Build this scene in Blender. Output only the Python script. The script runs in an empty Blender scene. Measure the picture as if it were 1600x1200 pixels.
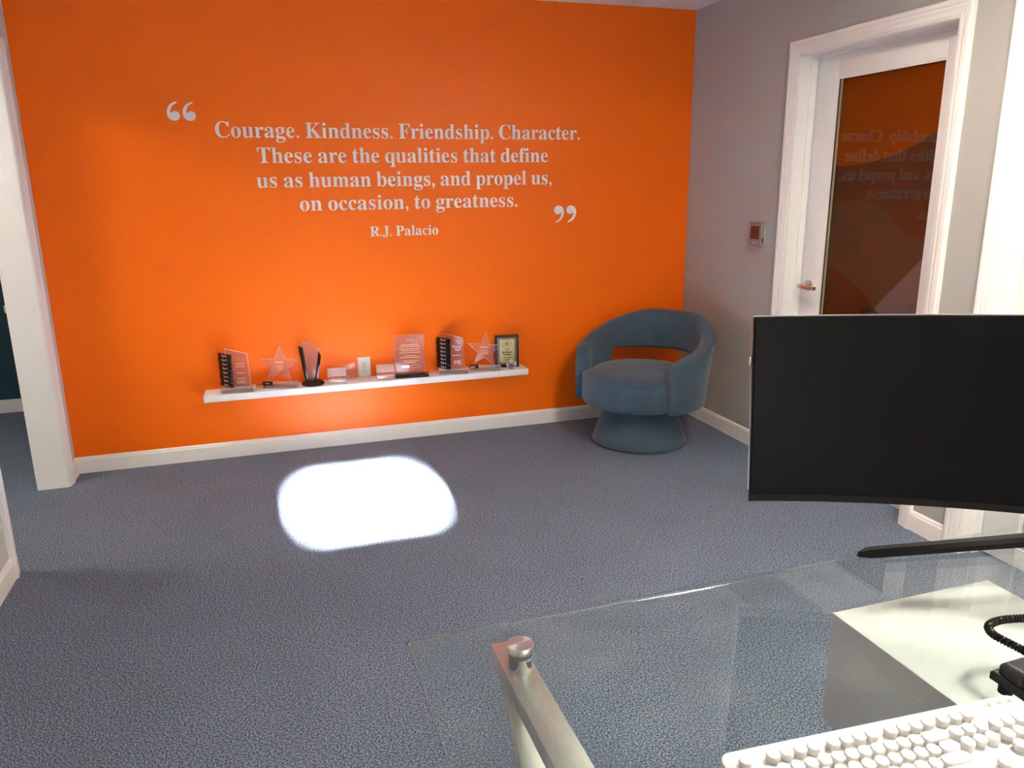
import bpy, bmesh, math, random
from mathutils import Vector, Matrix
random.seed(7)
PI = math.pi
SC = bpy.context.scene
COL = SC.collection

# ------------------------------------------------------------------ camera
cd = bpy.data.cameras.new('camera'); cam = bpy.data.objects.new('camera', cd); COL.objects.link(cam)
cd.sensor_fit = 'HORIZONTAL'; cd.sensor_width = 36.0
cd.lens = 1213.17 / 1600 * 36.0
cd.clip_start = 0.02
yaw, pitch, roll = 0.310557, 0.253445, -0.011249
fw = Vector((math.sin(yaw) * math.cos(pitch), math.cos(yaw) * math.cos(pitch), -math.sin(pitch)))
r0 = Vector((math.cos(yaw), -math.sin(yaw), 0)); u0 = r0.cross(fw)
rr = math.cos(roll) * r0 + math.sin(roll) * u0
uu = -math.sin(roll) * r0 + math.cos(roll) * u0
M = Matrix.Identity(4)
for i in range(3):
    M[i][0] = rr[i]; M[i][1] = uu[i]; M[i][2] = -fw[i]
M.translation = (-2.57829, -4.39969, 1.46716)
cam.matrix_world = M
SC.camera = cam

# ------------------------------------------------------------------ light
SC.view_settings.view_transform = 'Standard'
SC.view_settings.look = 'None'
SC.view_settings.gamma = 1.0
SC.view_settings.use_curve_mapping = False
SC.view_settings.exposure = 1.35
wd = bpy.data.worlds.new('sky'); SC.world = wd; wd.use_nodes = True
bgn = wd.node_tree.nodes['Background']
bgn.inputs[0].default_value = (0.62, 0.78, 1.0, 1); bgn.inputs[1].default_value = 1.0
SUN_POWER = 1150.0
FILL_POWER = 2.0
PANEL_POWER = 40.0
sl = bpy.data.lights.new('sun', 'SUN'); sl.energy = SUN_POWER; sl.angle = math.radians(3.6); sl.color = (0.97, 0.98, 1.0)
so = bpy.data.objects.new('sun', sl); COL.objects.link(so)
so.rotation_euler = Vector((0.0, 1.0, -0.42)).to_track_quat('-Z', 'Y').to_euler()
so.location = (-2.2, -9, 5)

# ------------------------------------------------------------------ materials
def sock(n, *names):
    for k in names:
        if k in n.inputs: return n.inputs[k]
def mat(name, col, rough=0.5, metal=0.0, spec=0.5, trans=0.0, ior=1.45, emis=None, es=0.0, sheen=0.0, coat=0.0,
        var=0.0, vscale=20.0, bump=0.0, bscale=200.0, vstretch=None):
    m = bpy.data.materials.new(name); m.use_nodes = True
    nt = m.node_tree; b = nt.nodes['Principled BSDF']
    b.inputs['Base Color'].default_value = (*col, 1)
    b.inputs['Roughness'].default_value = rough
    b.inputs['Metallic'].default_value = metal
    b.inputs['Specular IOR Level'].default_value = spec
    b.inputs['IOR'].default_value = ior
    b.inputs['Transmission Weight'].default_value = trans
    b.inputs['Sheen Weight'].default_value = sheen
    b.inputs['Coat Weight'].default_value = coat
    if emis:
        b.inputs['Emission Color'].default_value = (*emis, 1); b.inputs['Emission Strength'].default_value = es
    tc = nt.nodes.new('ShaderNodeTexCoord')
    src = tc.outputs['Object']
    if vstretch:
        mp = nt.nodes.new('ShaderNodeMapping'); mp.inputs['Scale'].default_value = vstretch
        nt.links.new(src, mp.inputs[0]); src = mp.outputs[0]
    if var > 0:
        nz = nt.nodes.new('ShaderNodeTexNoise'); nz.inputs['Scale'].default_value = vscale; nz.inputs['Detail'].default_value = 5
        rp = nt.nodes.new('ShaderNodeValToRGB')
        rp.color_ramp.elements[0].position = 0.3; rp.color_ramp.elements[1].position = 0.7
        rp.color_ramp.elements[0].color = (*[c * (1 - var) for c in col], 1)
        rp.color_ramp.elements[1].color = (*[min(1, c * (1 + var)) for c in col], 1)
        nt.links.new(src, nz.inputs['Vector']); nt.links.new(nz.outputs['Fac'], rp.inputs[0]); nt.links.new(rp.outputs[0], b.inputs['Base Color'])
    if bump > 0:
        n2 = nt.nodes.new('ShaderNodeTexNoise'); n2.inputs['Scale'].default_value = bscale; n2.inputs['Detail'].default_value = 3
        bp = nt.nodes.new('ShaderNodeBump'); bp.inputs['Strength'].default_value = bump; bp.inputs['Distance'].default_value = 0.002
        nt.links.new(src, n2.inputs['Vector']); nt.links.new(n2.outputs['Fac'], bp.inputs['Height']); nt.links.new(bp.outputs[0], b.inputs['Normal'])
    return m
def thin_glass(name, tint, f0=0.04, dust=0.0, dustcol=(0.8, 0.85, 0.85)):
    """pane that lets light straight through, with a Schlick mirror reflection on both faces"""
    m = bpy.data.materials.new(name); m.use_nodes = True; nt = m.node_tree
    for n in list(nt.nodes): nt.nodes.remove(n)
    N = nt.nodes.new; L = nt.links.new
    out = N('ShaderNodeOutputMaterial'); mx = N('ShaderNodeMixShader'); tr = N('ShaderNodeBsdfTransparent'); gl = N('ShaderNodeBsdfGlossy')
    tr.inputs[0].default_value = (*tint, 1); gl.inputs['Roughness'].default_value = 0.0
    lw = N('ShaderNodeLayerWeight'); lw.inputs[0].default_value = 0.5
    pw = N('ShaderNodeMath'); pw.operation = 'POWER'; pw.inputs[1].default_value = 5
    ma = N('ShaderNodeMath'); ma.operation = 'MULTIPLY_ADD'; ma.inputs[1].default_value = 1 - f0; ma.inputs[2].default_value = f0
    L(lw.outputs['Facing'], pw.inputs[0]); L(pw.outputs[0], ma.inputs[0]); L(ma.outputs[0], mx.inputs[0])
    L(tr.outputs[0], mx.inputs[1]); L(gl.outputs[0], mx.inputs[2])
    last = mx
    if dust > 0:
        tc = N('ShaderNodeTexCoord'); nz = N('ShaderNodeTexNoise'); nz.inputs['Scale'].default_value = 9; nz.inputs['Detail'].default_value = 9; nz.inputs['Roughness'].default_value = 0.72
        rp = N('ShaderNodeValToRGB'); rp.color_ramp.elements[0].position = 0.5; rp.color_ramp.elements[1].position = 0.85
        rp.color_ramp.elements[0].color = (0.0,) * 3 + (1,); rp.color_ramp.elements[1].color = (dust,) * 3 + (1,)
        df = N('ShaderNodeBsdfDiffuse'); df.inputs[0].default_value = (*dustcol, 1)
        m2 = N('ShaderNodeMixShader')
        L(tc.outputs['Object'], nz.inputs['Vector']); L(nz.outputs['Fac'], rp.inputs[0]); L(rp.outputs[0], m2.inputs[0])
        L(mx.outputs[0], m2.inputs[1]); L(df.outputs[0], m2.inputs[2]); last = m2
    L(last.outputs[0], out.inputs[0])
    return m
def acrylic(name, tint=(0.97, 0.97, 0.97), haze=0.1, hazecol=(0.9, 0.86, 0.83), f0=0.05):
    """clear acrylic: straight-through glass with mirror reflection and a little milky haze"""
    m = thin_glass(name, tint, f0); nt = m.node_tree
    out = [n for n in nt.nodes if n.type == 'OUTPUT_MATERIAL'][0]; mx = out.inputs[0].links[0].from_node
    d = nt.nodes.new('ShaderNodeBsdfDiffuse'); d.inputs[0].default_value = (*hazecol, 1)
    m2 = nt.nodes.new('ShaderNodeMixShader'); m2.inputs[0].default_value = haze
    nt.links.new(mx.outputs[0], m2.inputs[1]); nt.links.new(d.outputs[0], m2.inputs[2]); nt.links.new(m2.outputs[0], out.inputs[0])
    return m
def carpet():
    m = bpy.data.materials.new('carpet'); m.use_nodes = True; nt = m.node_tree; b = nt.nodes['Principled BSDF']
    N = nt.nodes.new; L = nt.links.new
    tc = N('ShaderNodeTexCoord')
    nz = N('ShaderNodeTexNoise'); nz.inputs['Scale'].default_value = 190; nz.inputs['Detail'].default_value = 3; nz.inputs['Roughness'].default_value = 0.8
    rp = N('ShaderNodeValToRGB'); e = rp.color_ramp.elements
    e[0].position = 0.42; e[0].color = (0.040, 0.053, 0.080, 1)
    e[1].position = 0.60; e[1].color = (0.34, 0.395, 0.49, 1)
    k = rp.color_ramp.elements.new(0.5); k.color = (0.126, 0.160, 0.216, 1)
    n2 = N('ShaderNodeTexNoise'); n2.inputs['Scale'].default_value = 3.0; n2.inputs['Detail'].default_value = 4
    r2 = N('ShaderNodeValToRGB'); r2.color_ramp.elements[0].color = (0.88, 0.88, 0.88, 1); r2.color_ramp.elements[1].color = (1.1, 1.1, 1.1, 1)
    mu = N('ShaderNodeMixRGB'); mu.blend_type = 'MULTIPLY'; mu.inputs[0].default_value = 1
    L(tc.outputs['Object'], nz.inputs['Vector']); L(nz.outputs['Fac'], rp.inputs[0])
    L(tc.outputs['Object'], n2.inputs['Vector']); L(n2.outputs['Fac'], r2.inputs[0])
    L(rp.outputs[0], mu.inputs[1]); L(r2.outputs[0], mu.inputs[2]); L(mu.outputs[0], b.inputs['Base Color'])
    bp = N('ShaderNodeBump'); bp.inputs['Strength'].default_value = 0.6; bp.inputs['Distance'].default_value = 0.004
    L(nz.outputs['Fac'], bp.inputs['Height']); L(bp.outputs[0], b.inputs['Normal'])
    b.inputs['Roughness'].default_value = 0.95; b.inputs['Specular IOR Level'].default_value = 0.1
    return m
MT = dict(
    carpet=carpet(),
    orange=mat('orange_wall_paint', (0.93, 0.142, 0.0), 0.42, spec=0.32, bump=0.04, bscale=260),
    grey=mat('warm_grey_wall_paint', (0.43, 0.41, 0.375), 0.6, spec=0.3, bump=0.05, bscale=260),
    lightwall=mat('pale_wall_paint', (0.62, 0.60, 0.58), 0.6, spec=0.3, bump=0.05, bscale=260),
    teal=mat('dark_teal_paint', (0.020, 0.060, 0.085), 0.6, spec=0.3),
    ceil=mat('ceiling_paint', (0.80, 0.78, 0.75), 0.8, spec=0.2, bump=0.08, bscale=150),
    trim=mat('white_trim_paint', (0.93, 0.91, 0.87), 0.35, spec=0.5, bump=0.02, bscale=90),
    doorw=mat('white_door_paint', (0.93, 0.91, 0.87), 0.4, spec=0.5, bump=0.02, bscale=90),
    vinyl=mat('pale_vinyl', (0.90, 0.84, 0.86), 0.5, spec=0.3),
    shelf=mat('white_lacquer', (0.92, 0.91, 0.90), 0.3, spec=0.5),
    velvet=mat('slate_blue_velvet', (0.050, 0.080, 0.110), 0.85, spec=0.2, sheen=0.22, var=0.14, vscale=9, bump=0.15, bscale=900),
    velvet2=mat('slate_blue_velvet_seam', (0.040, 0.064, 0.090), 0.85, spec=0.2, sheen=0.3),
    black=mat('black_plastic', (0.012, 0.012, 0.012), 0.35, spec=0.4),
    blackmat=mat('black_matte_plastic', (0.009, 0.008, 0.0075), 0.5, spec=0.22),
    screen=mat('matte_black_screen', (0.004, 0.004, 0.0035), 0.30, spec=0.16),
    silver=mat('silver_bezel', (0.55, 0.53, 0.50), 0.35, metal=0.8),
    nickel=mat('satin_nickel', (0.55, 0.52, 0.48), 0.25, metal=1.0),
    brushed=mat('brushed_steel', (0.78, 0.75, 0.69), 0.42, metal=1.0, var=0.10, vscale=60, vstretch=(12, 0.6, 12), bump=0.05, bscale=120),
    chrome=mat('polished_steel', (0.75, 0.74, 0.72), 0.12, metal=1.0),
    deskglass=thin_glass('clear_desk_glass', (0.93, 0.965, 0.955), 0.04, dust=0.09),
    deskedge=thin_glass('green_glass_edge', (0.84, 0.92, 0.90), 0.12),
    doorglass=thin_glass('door_glass', (0.95, 0.95, 0.95), 0.045),
    winglass=thin_glass('window_glass', (0.98, 0.99, 0.99), 0.04),
    acry=acrylic('clear_acrylic', haze=0.05),
    acryedge=acrylic('bright_acrylic_edge', haze=0.46, hazecol=(0.95, 0.90, 0.85), f0=0.15),
    acrysmoke=acrylic('smoked_acrylic', (0.88, 0.84, 0.82), haze=0.09, hazecol=(0.75, 0.62, 0.58)),
    crystal=acrylic('crystal', haze=0.06, f0=0.10),
    awardblack=mat('black_award_acrylic', (0.010, 0.006, 0.005), 0.2, spec=0.5),
    white=mat('white_print', (0.85, 0.84, 0.84), 0.5),
    etch=mat('etched_print', (0.80, 0.40, 0.24), 0.7),
    gold=mat('brass_plate', (0.62, 0.50, 0.26), 0.42, metal=0.55),
    walnut=mat('dark_walnut', (0.035, 0.018, 0.010), 0.35, var=0.3, vscale=30, vstretch=(10, 10, 1)),
    ink=mat('black_ink', (0.02, 0.015, 0.01), 0.6),
    ivory=mat('ivory_plastic', (0.80, 0.76, 0.68), 0.4),
    socket=mat('dark_slot', (0.03, 0.025, 0.02), 0.7),
    cabinet=mat('white_cabinet_lacquer', (0.85, 0.86, 0.84), 0.38, spec=0.5),
    keywhite=mat('white_keyboard_plastic', (0.88, 0.87, 0.86), 0.4, spec=0.5),
    keycap=mat('white_keycap_plastic', (0.90, 0.885, 0.86), 0.35, spec=0.5),
    thermo=mat('grey_thermostat_plastic', (0.30, 0.27, 0.26), 0.35, metal=0.3),
    thermoscreen=mat('thermostat_screen', (0.10, 0.03, 0.025), 0.1, spec=0.6),
    filmbrown=mat('film_brown', (0.052, 0.020, 0.010), 0.7, spec=0.1),
    filmorange=mat('film_orange', (0.22, 0.036, 0.0), 0.7, spec=0.1),
    filmtaupe=mat('film_taupe', (0.058, 0.034, 0.020), 0.7, spec=0.1),
    filmmauve=mat('film_mauve', (0.19, 0.12, 0.115), 0.7, spec=0.1),
    filmred=mat('film_dark_red', (0.048, 0.012, 0.004), 0.7, spec=0.1),
    frost=mat('frosted_film', (0.74, 0.72, 0.68), 0.5),
    beadgold=mat('gold_glazing_bead', (0.50, 0.38, 0.22), 0.4, metal=0.5),
    shade=mat('window_fill_glow', (0.8, 0.8, 0.8), 0.9, emis=(1.0, 0.97, 0.93), es=FILL_POWER),  # emission added behind the camera to fill in for skylight
    panel=mat('lamp_diffuser', (0.8, 0.8, 0.8), 0.6, emis=(1.0, 0.90, 0.76), es=PANEL_POWER),
    spun=mat('spun_steel', (0.80, 0.79, 0.75), 0.28, metal=1.0),
    phonegrey=mat('charcoal_phone_plastic', (0.030, 0.030, 0.031), 0.4),
    lcd=mat('phone_display', (0.42, 0.48, 0.46), 0.2),
    paper=mat('paper_strip', (0.75, 0.75, 0.74), 0.6),
)

_n = MT['spun'].node_tree; _b = _n.nodes['Principled BSDF']; _b.inputs['Anisotropic'].default_value = 0.85
_t = _n.nodes.new('ShaderNodeTangent'); _t.direction_type = 'RADIAL'; _t.axis = 'Z'; _n.links.new(_t.outputs[0], _b.inputs['Tangent'])
# ------------------------------------------------------------------ mesh helpers
class B:
    def __init__(s): s.bm = bmesh.new()
    def _add(s, t, mtx=None):
        if mtx is not None: bmesh.ops.transform(t, matrix=mtx, verts=t.verts)
        me = bpy.data.meshes.new('tmp'); t.to_mesh(me); t.free(); s.bm.from_mesh(me); bpy.data.meshes.remove(me)
        return s
    def box(s, x0, x1, y0, y1, z0, z1, bev=0.0, seg=2, mtx=None):
        t = bmesh.new(); bmesh.ops.create_cube(t, size=1)
        for v in t.verts:
            v.co = Vector((x0 + (v.co.x + .5) * (x1 - x0), y0 + (v.co.y + .5) * (y1 - y0), z0 + (v.co.z + .5) * (z1 - z0)))
        if bev > 0: bmesh.ops.bevel(t, geom=t.edges[:], offset=bev, segments=seg, affect='EDGES', profile=0.5)
        return s._add(t, mtx)
    def prism(s, poly, d0, d1, plane='xz', bev=0.0, seg=2, mtx=None):
        """polygon given in a plane, extruded along the third axis from d0 to d1"""
        t = bmesh.new()
        def co(p, d):
            if plane == 'xz': return (p[0], d, p[1])
            if plane == 'yz': return (d, p[0], p[1])
            return (p[0], p[1], d)
        a = [t.verts.new(co(p, d0)) for p in poly]; b = [t.verts.new(co(p, d1)) for p in poly]
        n = len(poly)
        t.faces.new(a); t.faces.new(b[::-1])
        for i in range(n): t.faces.new((a[i], b[i], b[(i + 1) % n], a[(i + 1) % n]))
        bmesh.ops.recalc_face_normals(t, faces=t.faces)
        if bev > 0: bmesh.ops.bevel(t, geom=t.edges[:], offset=bev, segments=seg, affect='EDGES', profile=0.5)
        return s._add(t, mtx)
    def lathe(s, prof, n=48, c=(0, 0, 0), mtx=None, rfun=None):
        t = bmesh.new(); rings = []
        for r, z in prof:
            if r < 1e-6: rings.append([t.verts.new((c[0], c[1], c[2] + z))])
            else:
                ring = []
                for k in range(n):
                    a = 2 * PI * k / n; q = r * (rfun(a) if rfun else 1)
                    ring.append(t.verts.new((c[0] + q * math.cos(a), c[1] + q * math.sin(a), c[2] + z)))
                rings.append(ring)
        for i in range(len(rings) - 1):
            a, b = rings[i], rings[i + 1]
            for k in range(n):
                k2 = (k + 1) % n
                if len(a) == 1 and len(b) > 1: t.faces.new((a[0], b[k], b[k2]))
                elif len(b) == 1 and len(a) > 1: t.faces.new((a[k], a[k2], b[0]))
                elif len(a) > 1: t.faces.new((a[k], a[k2], b[k2], b[k]))
        bmesh.ops.recalc_face_normals(t, faces=t.faces)
        return s._add(t, mtx)
    def cyl(s, p0, p1, r, n=24, r1=None):
        p0 = Vector(p0); p1 = Vector(p1); d = p1 - p0
        q = d.to_track_quat('Z', 'Y').to_matrix().to_4x4(); q.translation = p0
        r1 = r if r1 is None else r1
        return s.lathe([(0, 0), (r, 0), (r1, d.length), (0, d.length)], n, mtx=q)
    def tube(s, pts, r, n=8, closed=False):
        t = bmesh.new(); pts = [Vector(p) for p in pts]; m = len(pts); rings = []; up = None
        for i in range(m):
            if closed: d = (pts[(i + 1) % m] - pts[i - 1]).normalized()
            else: d = (pts[min(i + 1, m - 1)] - pts[max(i - 1, 0)]).normalized()
            if up is None:
                up = d.orthogonal().normalized()
            up = (up - d * up.dot(d)).normalized(); w = d.cross(up)
            rings.append([t.verts.new(pts[i] + r * (math.cos(2 * PI * k / n) * up + math.sin(2 * PI * k / n) * w)) for k in range(n)])
        for i in range(m if closed else m - 1):
            a, b = rings[i], rings[(i + 1) % m]
            for k in range(n): t.faces.new((a[k], a[(k + 1) % n], b[(k + 1) % n], b[k]))
        if not closed: t.faces.new(rings[0][::-1]); t.faces.new(rings[-1])
        bmesh.ops.recalc_face_normals(t, faces=t.faces)
        return s._add(t)
    def build(s, name, m, parent=None, smooth=True, ang=35, off=None):
        me = bpy.data.meshes.new(name)
        if off is not None: bmesh.ops.translate(s.bm, vec=-Vector(off), verts=s.bm.verts)
        s.bm.to_mesh(me); s.bm.free()
        for k in (m if isinstance(m, (list, tuple)) else [m]): me.materials.append(k)
        if smooth:
            me.shade_smooth(); me.set_sharp_from_angle(angle=math.radians(ang))
        o = bpy.data.objects.new(name, me); COL.objects.link(o)
        if parent: o.parent = parent
        return o
def thing(name, label, cat, loc=(0, 0, 0), rz=0.0, group=None):
    o = bpy.data.objects.new(name, None); COL.objects.link(o); o.empty_display_size = 0.05
    o.location = loc; o.rotation_euler = (0, 0, rz); return tag(o, label, cat, group)
def tag(o, label, cat, group=None):
    o['label'] = label; o['category'] = cat
    if group: o['group'] = group
    return o
def struct(o, label=None):
    o['kind'] = 'structure'
    if label: o['label'] = label
    return o
def sempty(name, loc=(0, 0, 0)):
    o = bpy.data.objects.new(name, None); COL.objects.link(o); o.location = loc; o.empty_display_size = 0.05
    return struct(o)
def text_mesh(name, body, size, m, parent, mtx, shear=0.0, align='CENTER', ext=0.0003, spacing=1.0):
    """small lettering from the built-in font; text x to local x, text y to local z, facing -y"""
    cu = bpy.data.curves.new(name, 'FONT'); cu.body = body; cu.size = size; cu.shear = shear; cu.extrude = ext
    cu.align_x = align; cu.align_y = 'CENTER'; cu.space_line = spacing; cu.resolution_u = 2
    tmp = bpy.data.objects.new(name, cu); COL.objects.link(tmp)
    dg = bpy.context.evaluated_depsgraph_get(); dg.update()
    me = bpy.data.meshes.new_from_object(tmp.evaluated_get(dg)); bpy.data.objects.remove(tmp); bpy.data.curves.remove(cu)
    me.name = name; me.materials.clear(); me.materials.append(m)
    me.transform(mtx @ Matrix.Rotation(PI / 2, 4, 'X'))
    o = bpy.data.objects.new(name, me); COL.objects.link(o); o.parent = parent
    return o
T = Matrix.Translation

# ------------------------------------------------------------------ the room
XL, YB, H, WT = -3.595, -5.60, 2.44, 0.115      # left wall face, rear wall face, ceiling, wall thickness
struct(B().box(-5.6, 0.3, YB - 0.2, 1.6, -0.06, 0.0).build('floor', MT['carpet'], smooth=False), 'blue grey speckled office carpet')
struct(B().box(-5.6, 0.3, YB - 0.2, 1.6, H, H + 0.06).build('ceiling', MT['ceil'], smooth=False), 'white painted ceiling')
struct(B().box(XL, WT, 0.0, WT, 0, H).build('wall_back', MT['orange'], smooth=False), 'bright orange accent wall')
D1a, D1b = -1.000, -1.912          # door 1 clear opening along the right wall
D2a, D2b = -2.228, -3.140
DH = 2.045
w = B()
w.box(0, WT, D1a + 0.02, 0.0, 0, H).box(0, WT, D2a + 0.02, D1b - 0.02, 0, H).box(0, WT, YB, D2b - 0.02, 0, H)
w.box(0, WT, D1b - 0.02, D1a + 0.02, DH + 0.02, H).box(0, WT, D2b - 0.02, D2a + 0.02, DH + 0.02, H)
struct(w.build('wall_right', MT['grey'], smooth=False), 'warm grey painted wall with two doors')
LT = 0.14
La, Lb = -0.205, -1.135            # opening in the left wall
w = B()
w.box(XL - LT, XL, La + 0.02, 0.0 + WT, 0, H).box(XL - LT, XL, YB, Lb - 0.02, 0, H).box(XL - LT, XL, Lb - 0.02, La + 0.02, DH + 0.02, H)
struct(w.build('wall_left', MT['lightwall'], smooth=False), 'pale grey wall with an open doorway')
# rear wall behind the photographer, with a high sunlit window and a low window holding an added glowing fill panel
W1 = (-2.47, -1.905, 1.918, 2.105)
W2 = (-1.70, -0.60, 0.20, 1.60)
w = B(); y0, y1 = YB - 0.15, YB
w.box(XL, W1[0], y0, y1, 0, H).box(W1[0], W1[1], y0, y1, 0, W1[2]).box(W1[0], W1[1], y0, y1, W1[3], H)
w.box(W1[1], W2[0], y0, y1, 0, H).box(W2[0], W2[1], y0, y1, 0, W2[2]).box(W2[0], W2[1], y0, y1, W2[3], H).box(W2[1], WT, y0, y1, 0, H)
struct(w.build('wall_rear', MT['lightwall'], smooth=False), 'pale wall with windows behind the desk')
def window(n, W, shade):
    e = sempty('window_%d' % n, ((W[0] + W[1]) / 2, YB, W[2])); o = e.location
    f = 0.03
    b = B()
    b.box(W[0], W[1], YB - .08, YB - .04, W[2], W[2] + f).box(W[0], W[1], YB - .08, YB - .04, W[3] - f, W[3])
    b.box(W[0], W[0] + f, YB - .08, YB - .04, W[2] + f, W[3] - f).box(W[1] - f, W[1], YB - .08, YB - .04, W[2] + f, W[3] - f)
    b.build('window_frame', MT['trim'], e, off=o)
    B().box(W[0] + f, W[1] - f, YB - .065, YB - .06, W[2] + f, W[3] - f).build('pane', MT['winglass'], e, off=o)
    if shade: B().box(W[0] + f, W[1] - f, YB - .035, YB - .03, W[2] + f, W[3] - f).build('window_shade', MT['shade'], e, off=o)  # glowing sheet added across the opening as unseen fill light
    B().box(W[0] - .03, W[1] + .03, YB - .02, YB + .03, W[2] - .025, W[2]).build('window_sill', MT['trim'], e, off=o)
window(1, W1, False); window(2, W2, True)
# side room seen through the left opening
struct(B().box(-5.6, XL, 1.46, 1.58, 0, H).build('wall_side_room', MT['teal'], smooth=False), 'dark teal wall of the next room')
struct(B().box(-5.6, -5.5, -2.2, 1.46, 0, H).build('wall_side_room_end', MT['teal'], smooth=False))
struct(B().box(-5.6, XL - LT, -2.3, -2.2, 0, H).build('wall_side_room_near', MT['lightwall'], smooth=False))
struct(B().box(XL - LT, XL, WT, 1.46, 0, H).build('wall_side_room_inner', MT['lightwall'], smooth=False))

def base_profile(h=0.088, t=0.014):
    return [(0, 0), (t, 0), (t, h * .80), (t * .72, h * .87), (t * .72, h * .92), (t * .3, h), (0, h)]
def baseboard(name, axis, a, b, face, sgn):
    """profile swept along x or y; face = wall plane, sgn = direction into the room"""
    pr = [(face + sgn * d, z) for d, z in base_profile()]
    bb = B(); bb.prism(pr, a, b, 'yz' if axis == 'x' else 'xz')
    return struct(bb.build(name, MT['trim'], ang=20), 'white painted baseboard')
baseboard('baseboard_back', 'x', XL, 0.0, 0.0, -1)
baseboard('baseboard_right', 'y', -0.93, 0.0, 0.0, -1)
baseboard('baseboard_right', 'y', D2a + .07, D1b - .07, 0.0, -1)
baseboard('baseboard_right', 'y', YB, D2b - .07, 0.0, -1)
baseboard('baseboard_left', 'y', La + .07, 0.0, XL, 1)
baseboard('baseboard_left', 'y', YB, Lb - .07, XL, 1)
baseboard('baseboard_side_room', 'x', -5.5, XL - LT, 1.46, -1)
baseboard('baseboard_rear', 'x', XL, 0.0, YB, 1)

def casing(n, a, b, face, sgn, depth, label):
    """door casing and jamb lining: a = far edge (y), b = near edge (y) of the clear opening in a wall at x = face"""
    e = sempty('trim_%d' % n, (face, (a + b) / 2, 0)); e['label'] = label; o = e.location
    cw = 0.068
    prof = [(0, 0.016), (0.006, 0.019), (0.018, 0.019), (0.022, 0.015), (0.034, 0.015), (0.040, 0.012), (0.056, 0.011), (0.062, 0.007), (cw, 0.006)]
    prof = [(0, 0)] + [(cw - u, d) for u, d in prof[::-1]] + [(cw, 0)]      # thick at the outer edge
    def loft(A, Bv, nm):
        t = bmesh.new(); va = [t.verts.new(p) for p in A]; vb = [t.verts.new(p) for p in Bv]; n = len(va)
        t.faces.new(va); t.faces.new(vb[::-1])
        for k in range(n): t.faces.new((va[k], vb[k], vb[(k + 1) % n], va[(k + 1) % n]))
        bmesh.ops.recalc_face_normals(t, faces=t.faces)
        q = B(); q._add(t); q.build(nm, MT['trim'], e, ang=12, off=o)
    g = .004
    for yy, s in ((a, 1), (b, -1)):
        loft([(face + sgn * d, yy + s * (u + g), 0) for u, d in prof], [(face + sgn * d, yy + s * (u + g), DH + g + u) for u, d in prof], 'side_casing')
    loft([(face + sgn * d, b - u - g, DH + g + u) for u, d in prof], [(face + sgn * d, a + u + g, DH + g + u) for u, d in prof], 'head_casing')
    x0, x1 = (face, face - sgn * depth)
    xa, xb = min(x0, x1), max(x0, x1)
    B().box(xa, xb, a, a + .02, 0, DH).build('jamb', MT['trim'], e, smooth=False, off=o)
    B().box(xa, xb, b - .02, b, 0, DH).build('jamb', MT['trim'], e, smooth=False, off=o)
    B().box(xa, xb, b - .02, a + .02, DH, DH + .02).build('jamb', MT['trim'], e, smooth=False, off=o)
    return e
t1 = casing(1, D1a, D1b, 0.0, -1, WT, 'white moulded casing around the dark glazed door')
t2 = casing(2, D2a, D2b, 0.0, -1, WT, 'white moulded casing around the pale glazed door')
t3 = casing(3, La, Lb, XL, 1, LT, 'white moulded casing of the doorway in the left wall')
# door stops on the jambs in front of the recessed leaves
for e, a, b in ((t1, D1a, D1b), (t2, D2a, D2b)):
    o = e.location
    B().box(0.060, 0.094, a - .011, a, 0, DH - .011).build('door_stop', MT['trim'], e, smooth=False, off=o)
    B().box(0.060, 0.094, b, b + .011, 0, DH - .011).build('door_stop', MT['trim'], e, smooth=False, off=o)
    B().box(0.060, 0.094, b, a, DH - .011, DH).build('door_stop', MT['trim'], e, smooth=False, off=o)

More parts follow.
